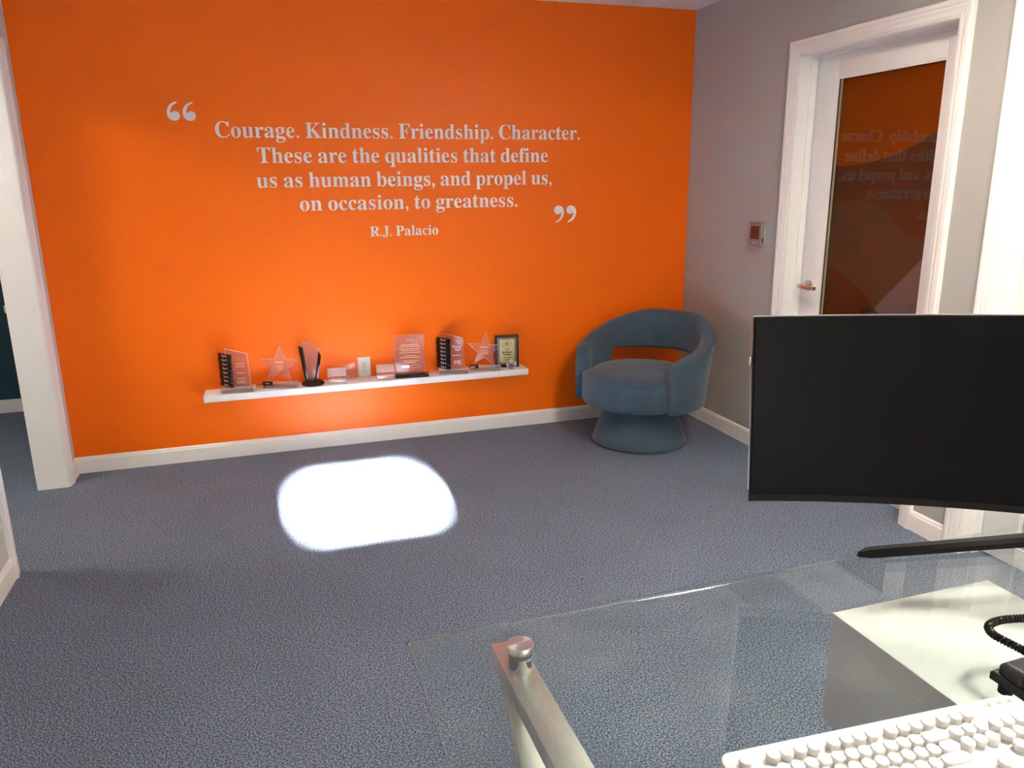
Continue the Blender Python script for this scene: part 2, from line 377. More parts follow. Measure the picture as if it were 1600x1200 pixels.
def glazed_door(n, a, b, rail, label, film):
    e = sempty('door_%d' % n, (0.1, (a + b) / 2, 0)); e['label'] = label; o = e.location
    g = .003; x0, x1 = 0.096, 0.138; z0, z1 = 0.008, DH - .003
    ya, yb = a - g, b + g; st = 0.155; sb = 0.125; tr = 0.110
    B().box(x0, x1, ya - st, ya, z0, z1, .002).build('stile', MT['doorw'], e, off=o)
    B().box(x0, x1, yb, yb + sb, z0, z1, .002).build('stile', MT['doorw'], e, off=o)
    B().box(x0, x1, yb + sb, ya - st, z1 - tr, z1, .002).build('top_rail', MT['doorw'], e, off=o)
    B().box(x0, x1, yb + sb, ya - st, z0, rail, .002).build('bottom_rail', MT['doorw'], e, off=o)
    pa, pb, pz0, pz1 = ya - st, yb + sb, rail, z1 - tr
    bw = .008
    for q in ((pa - bw, pa, pz0, pz1), (pb, pb + bw, pz0, pz1), (pb + bw, pa - bw, pz1 - bw, pz1), (pb + bw, pa - bw, pz0, pz0 + bw)):
        B().box(x0 + .002, x0 + .014, q[0], q[1], q[2], q[3]).build('glazing_bead', MT['doorw'], e, smooth=False, off=o)
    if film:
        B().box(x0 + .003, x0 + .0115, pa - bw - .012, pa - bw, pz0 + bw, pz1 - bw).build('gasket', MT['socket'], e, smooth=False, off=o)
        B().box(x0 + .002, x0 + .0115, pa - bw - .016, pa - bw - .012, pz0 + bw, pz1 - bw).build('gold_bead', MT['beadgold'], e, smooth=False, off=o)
    B().box(x0 + .012, x0 + .018, pb, pa, pz0, pz1).build('pane', MT['doorglass'], e, smooth=False, off=o)
    fx = x0 + .0185
    if film:
        B().box(fx + .001, fx + .003, pb, pa, pz0, pz1).build('film', MT['filmbrown'], e, smooth=False, off=o)
        for i, (poly, mm) in enumerate(film):
            B().prism([(min(max(y, pb), pa), min(max(z, pz0), pz1)) for y, z in poly], fx + .0008 - .0002 * i, fx + .0009, 'yz').build('film_shape', MT[mm], e, smooth=False, off=o)
    else:
        B().box(fx, fx + .003, pb, pa, pz0, pz1).build('film', MT['frost'], e, smooth=False, off=o)
    # lever handle
    hy, hz = ya - .073, 0.940
    h = B().cyl((x0, hy, hz), (x0 - .010, hy, hz), .027, 32).build('handle', MT['nickel'], e, off=o)
    k = B(); k.cyl((x0 - .010, hy, hz), (x0 - .052, hy, hz), .010, 20); k.build('neck', MT['nickel'], h, off=o)
    k = B(); k.box(x0 - .062, x0 - .042, hy - .105, hy + .018, hz - .010, hz + .008, .004, 2); k.build('lever', MT['nickel'], h, off=o)
    return e
# shapes of the printed film, as (y, z) on the door pane
FILM_ORANGE = [(-1.12, 1.529), (-1.162, 1.529), (-1.297, 1.53), (-1.381, 1.537), (-1.45, 1.55), (-1.526, 1.564), (-1.589, 1.583), (-1.65, 1.603), (-1.699, 1.625), (-1.757, 1.661), (-1.80, 1.69), (-1.80, 1.96), (-1.12, 1.96)]
FILM_TAUPE = [(-1.106, 1.33), (-1.163, 1.348), (-1.264, 1.367), (-1.351, 1.374), (-1.404, 1.37), (-1.458, 1.358), (-1.501, 1.337), (-1.534, 1.312), (-1.578, 1.282), (-1.62, 1.251), (-1.689, 1.223), (-1.754, 1.21), (-1.80, 1.205), (-1.80, 0.2), (-1.106, 0.2)]
FILM_RED = [(-1.12, 1.046), (-1.204, 1.045), (-1.252, 1.035), (-1.301, 1.019), (-1.385, 0.977), (-1.467, 0.932), (-1.494, 0.886), (-1.491, 0.7), (-1.45, 0.2), (-1.12, 0.2)]
FILM_MAUVE = [(-1.788, 1.16), (-1.757, 1.134), (-1.645, 1.018), (-1.515, 0.888), (-1.592, 0.82), (-1.788, 0.65)]
FILM = [
    (FILM_ORANGE, 'filmorange'), (FILM_TAUPE, 'filmtaupe'), (FILM_RED, 'filmred'), (FILM_MAUVE, 'filmmauve')]
glazed_door(1, D1a, D1b, 0.24, 'white door with a tall pane of dark brown and orange film', FILM)
glazed_door(2, D2a, D2b, 0.075, 'white door with a pale frosted pane', None)
GLYPHS = {
',': (219, '59,-118 111,-94 147,-59 169,-17 176,26 171,66 157,97 134,116 105,123 75,116 54,95 46,66 52,37 69,18 95,10 97,-29 85,-69 59,-99'),
'.': (219, '109,111 79,103 57,81 49,51 57,21 79,-1 109,-9 139,-1 161,21 169,51 161,81 139,103'),
'C': (697, '382,-16 318,-11 259,4 204,30 157,64 116,106 83,156 59,212 44,273 39,340 44,406 59,467 84,522 117,572 158,613 206,648 261,673 321,688 386,693 460,683 547,655 577,648 599,653 614,668 624,693 650,693 650,459 625,459 599,517 568,566 530,606 489,636 443,654 395,660 340,651 294,624 259,579 234,516 219,436 214,337 220,245 236,169 264,111 303,69 353,43 414,35 474,43 533,66 589,105 638,158 666,132 610,67 544,21 468,-7'),
'F': (602, '23,0 23,26 67,34 93,50 107,79 111,125 111,558 106,603 92,630 64,645 21,653 21,678 586,678 586,476 562,476 549,531 529,574 501,605 462,626 409,638 342,642 298,640 276,627 271,593 271,368 283,368 323,372 356,383 381,402 400,430 414,468 423,516 450,516 450,176 424,176 415,229 401,270 382,298 357,318 323,329 281,333 271,333 271,120 280,64 292,46 312,35 382,26 382,0'),
'J': (492, '162,-97 117,-93 76,-80 43,-60 17,-33 0,-1 -5,34 0,66 16,90 39,106 66,111 95,106 118,92 133,70 138,41 126,-2 114,-29 119,-46 133,-57 156,-60 187,-54 206,-37 217,-8 220,32 220,546 212,609 201,628 182,640 118,653 118,678 468,678 468,653 412,642 396,630 386,612 380,546 380,132 374,62 356,5 325,-40 283,-72 229,-91'),
'K': (760, '24,0 24,26 68,32 94,47 108,75 112,120 112,564 107,605 94,632 67,647 25,653 25,678 361,678 361,653 305,643 289,633 279,618 272,564 272,348 478,556 509,593 519,623 509,640 481,650 433,653 433,678 723,678 723,653 710,653 650,640 584,601 513,537 403,424 690,69 725,37 745,29 773,26 773,0 418,0 418,26 456,27 479,31 492,40 497,51 490,70 471,98 297,318 272,295 272,120 276,75 290,47 317,32 361,26 361,0'),
'P': (622, '23,0 23,26 67,32 93,47 107,75 111,120 111,564 106,605 92,631 66,646 24,653 24,678 318,678 428,672 500,655 546,628 580,592 602,547 609,494 602,441 581,396 546,358 497,329 435,312 360,306 271,306 271,120 276,75 289,47 316,32 360,26 360,0/271,342 300,342 344,346 379,357 404,376 421,404 432,442 435,490 429,558 410,605 388,626 359,638 322,642 297,639 282,631 274,616 271,593'),
'R': (704, '23,0 23,26 67,32 93,47 107,75 111,120 111,564 106,605 92,631 66,646 24,653 24,678 323,678 415,673 489,658 547,634 588,599 613,554 621,498 611,441 583,395 535,359 469,333 643,75 674,38 690,29 712,26 715,26 715,0 504,0 300,316 271,316 271,120 276,75 289,47 316,32 360,26 360,0/271,348 303,348 350,352 388,364 416,384 436,414 448,452 452,500 445,562 423,607 386,633 334,642 301,639 282,629 274,609 271,574'),
'T': (630, '137,0 137,26 183,31 212,46 227,74 232,120 232,645 222,645 173,640 131,625 97,600 71,567 53,524 43,473 16,473 16,678 611,678 611,472 586,472 568,548 531,602 475,634 400,645 392,645 392,120 397,73 412,45 440,31 488,26 488,0'),
'a': (512, '379,-15 346,-11 321,2 305,23 298,52 250,16 198,-6 142,-13 95,-6 60,17 38,51 30,94 37,135 59,172 94,202 177,244 296,283 296,359 292,395 278,420 255,435 220,440 184,436 162,426 155,408 169,382 179,363 183,344 178,320 164,300 142,288 115,284 87,289 66,302 53,324 49,352 55,385 74,414 103,439 141,458 188,470 241,474 305,470 356,457 392,435 416,404 431,363 436,313 436,93 439,59 453,51 477,62 490,41 456,10 419,-9/225,50 259,61 296,94 296,252 244,234 206,206 184,170 176,125 181,83 198,58'),
'b': (537, '64,-17 64,578 62,616 54,638 39,649 12,654 12,678 206,678 206,415 241,448 282,467 329,474 379,467 422,445 459,411 486,365 503,310 509,247 502,175 480,112 447,59 402,19 366,0 328,-11 286,-15 242,-9 198,10 156,42 79,-17/272,21 304,27 328,44 345,73 360,141 365,238 360,318 344,374 327,398 304,412 274,417 252,413 231,402 215,383 206,360 206,102 210,67 222,41 243,26'),
'c': (437, '232,-15 178,-7 129,16 88,53 56,101 36,159 29,223 37,292 60,352 95,403 142,442 198,467 260,475 305,472 342,461 372,444 395,421 408,395 413,365 409,340 396,320 377,308 352,304 326,308 307,321 296,343 292,373 293,389 294,404 289,425 275,438 252,442 215,432 188,401 172,350 167,279 171,212 183,157 204,114 232,82 265,63 304,57 339,63 372,79 404,107 424,90 384,44 338,11 288,-8'),
'd': (551, '208,-15 159,-7 116,16 79,52 52,99 35,155 29,219 35,291 54,354 83,404 121,442 167,466 217,474 261,468 299,449 332,417 332,597 328,623 316,640 294,650 262,654 262,678 475,678 475,112 477,81 484,60 498,48 526,41 526,16 438,8 332,-15 332,58 300,17 258,-7/255,42 278,47 300,62 320,84 332,113 332,360 324,383 307,402 284,414 259,418 231,413 209,397 194,372 180,313 175,228 179,146 193,87 208,62 229,47'),
'e': (448, '229,-15 174,-7 126,16 86,52 55,102 36,163 29,234 36,300 56,358 88,406 130,443 179,466 234,474 287,468 333,449 370,417 399,374 415,321 421,258 421,247 174,247 182,166 206,109 244,74 297,63 335,70 370,92 402,128 424,108 384,54 339,16 287,-7/173,286 300,286 300,320 297,375 288,412 277,429 261,439 240,442 211,433 190,407 177,364 173,303'),
'f': (318, '22,0 22,24 59,32 74,52 78,109 78,412 24,412 24,462 78,462 78,526 83,575 99,616 126,648 162,673 206,687 259,692 315,685 357,664 376,643 388,620 392,595 388,567 375,546 356,533 334,529 310,533 291,544 279,560 275,582 287,626 292,635 294,644 287,656 268,660 243,655 228,640 220,581 220,462 303,462 303,412 220,412 220,97 224,60 235,38 258,28 297,24 297,0'),
'g': (487, '217,-209 158,-206 109,-197 71,-181 43,-160 27,-137 21,-111 30,-81 57,-57 102,-38 65,-15 42,13 35,45 42,80 63,110 99,138 152,164 100,190 63,224 40,266 33,316 40,360 59,398 90,430 130,454 179,469 234,474 292,469 347,453 472,453 472,399 399,399 418,369 430,337 434,303 428,262 411,225 384,195 348,172 305,158 256,153 234,154 211,155 187,151 168,140 154,125 150,106 157,88 177,77 210,73 261,73 332,70 386,60 424,43 450,19 465,-13 470,-55 463,-100 441,-137 406,-168 356,-191 293,-204/234,185 256,189 272,199 284,217 294,257 297,314 294,371 284,411 272,428 256,439 234,442 213,439 196,428 184,411 174,371 170,314 174,257 184,217 196,199 213,189/239,-173 306,-168 354,-154 382,-131 392,-98 387,-76 371,-62 344,-54 305,-51 144,-51 118,-77 109,-108 117,-133 141,-154 181,-168'),
'h': (567, '27,0 27,24 52,28 67,38 75,56 78,83 78,594 76,621 68,639 53,650 28,655 28,678 220,678 220,397 261,440 308,465 362,474 419,464 460,434 484,385 492,315 492,83 494,56 502,38 517,28 541,24 541,0 301,0 301,24 308,24 331,31 345,50 350,83 350,323 341,384 327,399 302,404 272,398 245,380 220,350 220,83 222,56 230,38 244,28 268,24 268,0'),
'i': (295, '150,539 121,544 96,560 80,585 75,614 80,643 96,668 121,685 150,690 179,685 204,668 220,643 225,614 220,585 203,560 179,544/27,0 27,24 52,28 68,38 75,55 78,83 78,375 76,406 70,424 55,433 30,437 31,462 221,462 221,83 223,56 230,39 244,29 268,24 268,0'),
'l': (297, '27,0 27,24 52,28 68,38 75,55 78,83 78,592 70,639 56,650 30,654 30,678 221,678 221,83 223,56 230,39 244,29 268,24 268,0'),
'm': (825, '27,0 27,24 52,28 67,38 75,56 78,83 78,377 76,404 68,422 53,434 28,438 28,462 218,462 218,394 258,438 303,465 353,474 399,469 435,453 461,426 477,389 519,436 567,465 622,474 678,464 718,434 742,385 750,315 750,83 752,56 760,38 774,28 798,24 798,0 562,0 562,24 585,28 600,39 608,57 610,83 610,323 601,384 587,399 562,404 534,398 507,381 483,353 483,83 485,57 492,39 507,28 530,24 530,0 297,0 297,24 320,28 335,39 343,57 345,83 345,323 336,384 322,399 297,404 267,398 241,380 218,350 218,83 220,57 227,40 241,29 264,24 264,0'),
'n': (567, '27,0 27,24 52,28 67,38 75,56 78,83 78,377 76,404 68,422 53,434 28,438 28,462 220,462 220,398 260,440 308,466 362,474 419,464 460,434 484,385 492,315 492,83 494,56 502,38 517,28 541,24 541,0 301,0 301,24 308,24 331,31 345,50 350,83 350,323 341,384 327,399 302,404 272,398 245,380 220,350 220,83 222,56 230,38 244,28 268,24 268,0'),
'o': (501, '251,-15 189,-7 134,17 90,55 56,104 35,163 28,229 35,296 56,356 90,405 134,442 189,466 250,474 311,466 365,443 410,406 444,357 465,298 472,229 465,161 444,102 410,53 366,16 312,-7/251,17 276,22 296,35 311,58 324,121 327,229 322,338 309,403 295,426 275,440 251,445 225,440 205,426 191,403 178,338 174,230 178,122 191,58 206,35 226,22'),
'p': (553, '26,-207 26,-184 60,-174 75,-150 78,-95 78,362 76,400 69,422 55,433 29,439 29,462 213,462 213,391 238,428 268,454 303,470 343,475 393,467 436,444 472,407 498,360 515,302 521,238 515,169 498,108 470,56 434,18 389,-7 338,-15 292,-8 253,13 220,48 220,-86 226,-147 235,-164 248,-175 294,-183 294,-207/291,42 319,47 340,62 356,88 371,147 376,230 372,310 359,369 345,394 324,409 296,414 267,407 242,386 220,350 220,102 238,69 262,49'),
'q': (542, '260,-207 260,-183 297,-179 318,-170 329,-152 333,-124 333,43 298,11 257,-8 211,-14 161,-7 117,15 80,50 53,96 36,151 30,214 37,286 59,349 93,402 138,442 192,467 253,475 298,469 341,450 383,419 460,477 476,477 476,-124 478,-151 486,-169 501,-179 527,-183 527,-207/266,44 288,48 309,59 325,77 333,100 333,359 329,394 316,419 296,434 267,439 236,433 212,417 195,389 179,324 174,232 179,149 194,90 212,64 235,49'),
'r': (428, '27,0 27,24 52,28 68,38 75,55 78,83 78,375 76,406 69,424 55,433 30,437 31,462 217,462 217,375 245,417 278,448 313,468 347,474 384,469 410,452 426,428 431,396 427,370 414,349 394,336 369,331 346,334 330,344 308,372 296,383 281,387 261,380 241,360 227,327 222,286 222,83 226,55 236,38 258,28 294,24 294,0'),
's': (429, '225,-15 181,-9 129,9 109,13 89,6 76,-13 53,-13 53,157 79,157 98,101 129,58 154,38 181,26 209,22 242,26 266,40 281,60 286,87 280,113 262,136 232,156 159,193 113,221 81,252 62,287 55,328 60,368 73,403 96,433 128,456 165,470 210,475 247,470 296,458 307,456 317,454 332,459 343,475 363,475 363,330 340,330 320,378 292,412 259,434 222,441 194,437 173,426 160,408 156,386 160,364 172,346 218,315 285,282 329,255 360,226 377,189 383,141 378,96 364,58 340,27 307,4 269,-10'),
't': (340, '184,-14 148,-11 119,-1 98,16 79,53 72,106 72,415 30,415 30,446 131,550 192,631 215,631 215,462 309,462 309,415 215,415 215,122 222,76 233,64 250,60 272,66 291,83 307,111 331,98 305,49 271,14 231,-7'),
'u': (558, '195,-15 153,-11 121,3 97,26 81,57 71,96 68,144 68,369 66,399 58,420 43,433 17,438 17,462 211,462 211,110 214,87 224,68 241,57 263,53 292,58 318,73 340,98 340,369 337,401 329,422 312,433 282,438 282,462 482,462 482,104 485,75 493,58 509,48 536,44 536,19 446,11 340,-15 340,60 312,29 277,5 238,-10'),
}

# ------------------------------------------------------------------ open door of the side room, folded back behind the wall
dr = sempty('door_3', (XL - LT - .008, -0.03, 0)); dr['label'] = 'white door folded back behind the left doorway'
dr.rotation_euler = (0, 0, math.radians(11))
B().box(-.040, 0, 0, .80, .01, DH - .01, .002).build('leaf', MT['doorw'], dr)
kb = B(); kb.lathe([(0, .066), (.020, .064), (.029, .052), (.029, .044), (.018, .030), (.011, .022), (.011, .006), (.030, .006), (.030, 0), (0, 0)], 28,
                   mtx=T((-.040, .735, .80)) @ Matrix.Rotation(-PI / 2, 4, 'Y')); kb.build('door_knob', MT['ivory'], dr)

# ------------------------------------------------------------------ wall lettering
def catmull(pts, k, closed=False):
    pts = [Vector(p) for p in pts]; n = len(pts); out = []
    for i in range(n if closed else n - 1):
        g = (lambda j: pts[j % n]) if closed else (lambda j: pts[min(max(j, 0), n - 1)])
        a, b, c, d = g(i - 1), g(i), g(i + 1), g(i + 2)
        for j in range(k):
            t = j / k
            out.append(.5 * ((2 * b) + (c - a) * t + (2 * a - 5 * b + 4 * c - d) * t * t + (3 * b - a - 3 * c + d) * t ** 3))
    if not closed: out.append(pts[-1])
    return out
def outline_mesh(name, loops, m, parent, thick=0.0008):
    """filled outlines (holes allowed) in the xz plane, front face towards -y"""
    cu = bpy.data.curves.new(name, 'CURVE'); cu.dimensions = '2D'; cu.fill_mode = 'BOTH'; cu.extrude = thick / 2
    for lp in loops:
        sp = cu.splines.new('POLY'); sp.points.add(len(lp) - 1); sp.use_cyclic_u = True
        for q, (x, y) in zip(sp.points, lp): q.co = (x, y, 0, 1)
    tmp = bpy.data.objects.new(name, cu); COL.objects.link(tmp)
    dg = bpy.context.evaluated_depsgraph_get(); dg.update()
    me = bpy.data.meshes.new_from_object(tmp.evaluated_get(dg)); bpy.data.objects.remove(tmp); bpy.data.curves.remove(cu)
    me.name = name; me.materials.clear(); me.materials.append(m)
    me.transform(Matrix.Rotation(PI / 2, 4, 'X'))
    o = bpy.data.objects.new(name, me); COL.objects.link(o); o.parent = parent
    return o
def text_words(s, x0, x1, z, cap):
    sc = cap / 676.0; track = 0
    nat = sum(GLYPHS[c][0] if c != ' ' else 235 for c in s)
    sx = (x1 - x0) / (nat * sc)
    pen = 0; out = [[]]
    for c in s:
        if c == ' ': pen += 235; out.append([]); continue
        adv, d = GLYPHS[c]
        for lp in d.split('/'):
            out[-1].append([(x0 + (pen + int(q.split(',')[0])) * sc * sx, z + int(q.split(',')[1]) * sc) for q in lp.split(' ')])
        pen += adv
    return out
QX, QZ = -1.75, 1.15
quote = thing('wall_quote', 'pale vinyl quotation lettering on the orange wall', 'wall lettering', (QX, -0.0006, QZ))
for s, x0, x1, z, cap in (('Courage. Kindness. Friendship. Character.', -2.738, -0.729, 1.7075, .0765),
                          ('These are the qualities that define', -2.542, -0.930, 1.582, .0765),
                          ('us as human beings, and propel us,', -2.557, -0.904, 1.457, .0765),
                          ('on occasion, to greatness.', -2.349, -1.116, 1.334, .0765),
                          ('R.J. Palacio', -1.982, -1.594, 1.1885, .0535)):
    ln = bpy.data.objects.new('text_line', None); COL.objects.link(ln); ln.parent = quote; ln.location = (x0 - QX, 0, z - QZ); ln.empty_display_size = .02
    for loops in text_words(s, x0, x1, z, cap):
        outline_mesh('word', [[(a - x0, b - z) for a, b in lp] for lp in loops], MT['vinyl'], ln)
QM = [(145, 72), (118, 80), (95, 98), (80, 125), (77, 150), (84, 175), (100, 190), (125, 196), (148, 188), (160, 170), (159, 151), (146, 137), (127, 133), (108, 141), (101, 147), (102, 128), (112, 106), (126, 92), (146, 80)]
def qmark(x0, x1, z0, z1, flip):
    for k in range(2):
        raw = catmull([(x + 104 * k, y, 0) for x, y in QM], 3, True)
        lp = []
        for v in raw:
            u = (v.x - 77) / (264 - 77); t = (196 - v.y) / (196 - 72)
            if flip: u, t = 1 - u, 1 - t
            lp.append((x0 + u * (x1 - x0) - QX, z0 + t * (z1 - z0) - QZ))
        outline_mesh('quotation_mark', [lp], MT['vinyl'], quote)
qmark(-2.951, -2.818, 1.786, 1.876, False)
qmark(-0.892, -0.752, 1.236, 1.334, True)

# ------------------------------------------------------------------ things on the walls
t = thing('thermostat', 'small grey touchscreen thermostat on the grey wall beside the door', 'thermostat', (0, -0.762, 1.188))
B().box(-.012, 0, -.052, .052, -.055, .062, .003).build('back_plate', MT['ivory'], t)
B().box(-.032, -.012, -.062, .048, -.062, .062, .005, 3).build('body', MT['thermo'], t)
B().box(-.0335, -.031, -.040, .033, -.028, .042, .001).build('screen', MT['thermoscreen'], t)
B().box(-.0335, -.031, -.008, .008, -.050, -.044, .001).build('button', MT['ivory'], t)
B().box(-.026, -.018, -.0635, -.061, -.045, -.022).build('port', MT['socket'], t, smooth=False)

t = thing('wall_outlet', 'ivory duplex power outlet on the orange wall behind the shelf', 'outlet', (-2.058, 0, 0.453))
B().box(-.036, .036, -.006, 0, -.058, .058, .003).build('cover_plate', MT['ivory'], t)
for dz in (.020, -.020):
    r = B().prism([(.017 * math.cos(a) if abs(math.cos(a)) < .86 else .0146 * (1 if math.cos(a) > 0 else -1), .0145 * math.sin(a) + dz) for a in [2 * PI * k / 24 for k in range(24)]], -.0075, -.005).build('receptacle', MT['ivory'], t)
    B().box(-.0075, -.0050, -.0080, -.0070, dz - .002, dz + .007).build('slot', MT['socket'], r, smooth=False)
    B().box(.0050, .0070, -.0080, -.0070, dz - .002, dz + .006).build('slot', MT['socket'], r, smooth=False)
    B().cyl((0, -.0070, dz - .008), (0, -.0080, dz - .008), .0026, 12).build('slot', MT['socket'], r)
B().cyl((0, -.005, 0), (0, -.0075, 0), .003, 12).build('screw', MT['nickel'], t)

# ------------------------------------------------------------------ shelf
SZ = 0.3944
def edged(o, lim=0.8):
    o.data.materials.append(MT['acryedge'])
    for f in o.data.polygons:
        if abs(f.normal.y) < lim: f.material_index = 1
    return o
tag(B().box(-2.921, -1.108, -.142, 0, SZ - .036, SZ, .0015).build('floating_shelf', MT['shelf']), 'long white floating shelf low on the orange wall', 'shelf')

def year_award(x, y, rz, label, word, logo):
    t = thing('tag_award', label, 'award', (x, y, SZ), rz, 'glass awards on the white shelf')
    edged(B().box(-.085, .085, -.040, .040, 0, .026, .004).build('base', MT['acry'], t))
    # clear panel with slanted top
    edged(B().prism([(-.048, .026), (.066, .026), (.062, .205), (-.050, .236)], -.008, .010, 'xz', .0015).build('panel', MT['acrysmoke'], t))
    if word:
        text_mesh('engraving', word, .022, MT['white'], t, T((.020, -.0086, .148)), shear=.35, spacing=.8)
        B().box(-.004, .046, -.0088, -.0082, .104, .107).build('engraving', MT['white'], t, smooth=False)
        text_mesh('engraving', logo, .034, MT['white'], t, T((.026, -.0086, .062)))
    else:
        for z in (.150, .135, .100, .070, .055, .045):
            B().box(-.002, .044, -.0086, -.0080, z, z + .004).build('engraving', MT['etch'], t, smooth=False)
    # tower of eight black name bars along the left, turned back towards the wall
    tw = bpy.data.objects.new('name_tower', None); COL.objects.link(tw); tw.parent = t
    tw.location = (-.022, -.036, .022); tw.rotation_euler = (0, math.radians(0), math.radians(-44))
    tag_bm = None
    for k in range(8):
        z0 = .006 + k * .0228
        dx = .0015 * (1 if k % 2 else -1)
        b = B().box(-.098 + dx, .006 + dx, -.004, .006, z0, z0 + .0216, .001).build('name_bar', MT['awardblack'], tw)
        text_mesh('engraving', 'Year %d' % (k + 1), .0155, MT['white'], tw, T((-.046, -.0045, z0 + .0108)), shear=.3)
    return t
year_award(-2.745, -.088, math.radians(-9), 'clear award with black Year bars at the left end of the shelf', None, None)
year_award(-1.553, -.085, math.radians(-12), 'clear award with black Year bars and white Rising Star script', 'Rising\n  Star', 'ME')

def star_award(x, y, rz, label, s=1.0):
    t = thing('star_award', label, 'award', (x, y, SZ), rz, 'glass awards on the white shelf')
    edged(B().box(-.092, .092, -.028, .028, 0, .026, .003).build('base', MT['acrysmoke'], t))
    pts = []
    for k in range(10):
        a = PI / 2 + k * PI / 5 + math.radians(-4); r = (.118 if k % 2 == 0 else .050) * s
        pts.append((r * math.cos(a), .122 + r * math.sin(a)))
    edged(B().prism(pts, -.007, .007, 'xz', .002).build('star', MT['acry'], t))
    B().box(-.090, -.038, -.038, -.028, .020, .040, .001).build('name_bar', MT['awardblack'], t)
    B().box(-.074, -.054, -.0385, -.0380, .028, .032).build('engraving', MT['etch'], t, smooth=False)
    B().box(-.026, .022, -.0078, -.0072, .136, .144).build('engraving', MT['etch'], t, smooth=False)
    for z in (.118, .108, .098): B().box(-.014, .020, -.0078, -.0072, z, z + .004).build('engraving', MT['etch'], t, smooth=False)
    return t
star_award(-2.522, -.078, math.radians(-16), 'clear star award left of the glass award with black wings', .90)
star_award(-1.360, -.088, math.radians(-18), 'clear star award beside the dark wooden plaque', .90)

t = thing('fan_award', 'tall glass award with black side wings on a round black base', 'award', (-2.352, -.072, SZ), math.radians(-12), 'glass awards on the white shelf')
B().lathe([(0, 0), (.060, 0), (.062, .006), (.050, .020), (.038, .026), (0, .026)], 40).build('base', MT['awardblack'], t)
edged(B().prism([(-.030, .026), (.022, .026), (.046, .205), (-.006, .238), (-.050, .240)], -.010, .012, 'xz', .002).build('panel', MT['acrysmoke'], t))
B().prism([(-.038, .026), (-.022, .026), (-.040, .212), (-.064, .220)], -.018, -.006, 'xz', .002).build('wing', MT['awardblack'], t)
B().prism([(.012, .026), (.028, .026), (.056, .160), (.044, .190)], -.018, -.006, 'xz', .002).build('wing', MT['awardblack'], t)
B().prism([(-.030, .018), (.024, .018), (.024, .034), (-.030, .034)], -.020, -.012, 'xz', .001).build('name_plate', MT['acrysmoke'], t)

def house(x, y, rz, label):
    t = thing('house_paperweight', label, 'paperweight', (x, y, SZ), rz, 'crystal houses on the white shelf')
    hb = B().prism([(-.030, 0), (.030, 0), (.030, .046), (0, .086), (-.030, .046)], -.050, .050, 'yz', .002).build('block', MT['crystal'], t)
    hb.data.materials.append(MT['acryedge'])
    for f in hb.data.polygons:
        if f.area < 2e-4 or (f.normal.z > .3 and f.normal.y < 0): f.material_index = 1
    B().box(-.030, .030, -.0307, -.0301, .026, .030).build('engraving', MT['etch'], t, smooth=False)
    return t
house(-2.222, -.088, math.radians(-3), 'small clear house-shaped block beside the round black base')
house(-1.952, -.092, math.radians(-3), 'small clear house-shaped block left of the smoked rectangular plaque')
tag(B().prism([(-.040, 0), (.040, 0), (.040, .094), (-.036, .086)], -.012, .012, 'xz', .002).build('glass_block', MT['acry']),
    'clear upright glass block behind the first crystal house', 'paperweight').location = (-2.150, -.034, SZ)

t = thing('plaque_award', 'smoked clear rectangular plaque on a black base right of the outlet', 'award', (-1.805, -.088, SZ), math.radians(-6), 'glass awards on the white shelf')
B().box(-.092, .100, -.036, .036, 0, .016, .004).build('base', MT['awardblack'], t)
edged(B().box(-.088, .082, -.006, .008, .014, .242, .0015).build('panel', MT['acrysmoke'], t))
for i, (z, wd_) in enumerate(((.214, .02), (.186, .05), (.176, .055), (.162, .06), (.152, .05), (.140, .06), (.122, .035), (.112, .06), (.092, .045), (.082, .03))):
    B().box(-wd_, wd_, -.0068, -.0062, z, z + .0035).build('engraving', MT['etch'], t, smooth=False)
B().box(-.052, -.006, -.0068, -.0062, .054, .068).build('engraving', MT['white'], t, smooth=False)
for q in ((.006, .054, .067, .0685), (.006, .054, .052, .0535), (.006, .0075, .0535, .067), (.0525, .054, .0535, .067)):
    B().box(q[0], q[1], -.0068, -.0062, q[2], q[3]).build('engraving', MT['etch'], t, smooth=False)

t = thing('wood_plaque', 'dark wooden plaque with a gold plate at the right end of the shelf', 'plaque', (-1.215, -.056, SZ), math.radians(-10), 'glass awards on the white shelf')
B().box(-.072, .072, -.010, .010, 0, .196, .003).build('board', MT['walnut'], t)
fr = B(); a, b2, c, d = -.056, .056, .022, .180
fr.box(a, b2, -.0115, -.010, c, c + .003).box(a, b2, -.0115, -.010, d - .003, d).box(a, a + .003, -.0115, -.010, c, d).box(b2 - .003, b2, -.0115, -.010, c, d)
fr.build('gold_border', MT['silver'], t, smooth=False)
B().box(-.047, .047, -.0120, -.010, .030, .172, .0005).build('brass_plate', MT['gold'], t)
for k in range(24):
    if k == 6: continue
    a = 2 * PI * k / 24
    B().prism([(q[0] * math.cos(a + .6) - q[1] * math.sin(a + .6) + .025 * math.cos(a), q[0] * math.sin(a + .6) + q[1] * math.cos(a + .6) + .142 + .025 * math.sin(a)) for q in ((-.0036, 0), (0, .0014), (.0036, 0), (0, -.0014))], -.0125, -.0120).build('laurel_leaf', MT['ink'], t, smooth=False)
def word_bars(parent, z, h, words, m, y0=-.0124, y1=-.0120, x=0.0):
    gap = h * .55; tot = sum(words) + gap * (len(words) - 1); xx = x - tot / 2
    for w_ in words:
        B().box(xx, xx + w_, y0, y1, z - h / 2, z + h / 2).build('engraving', m, parent, smooth=False); xx += w_ + gap
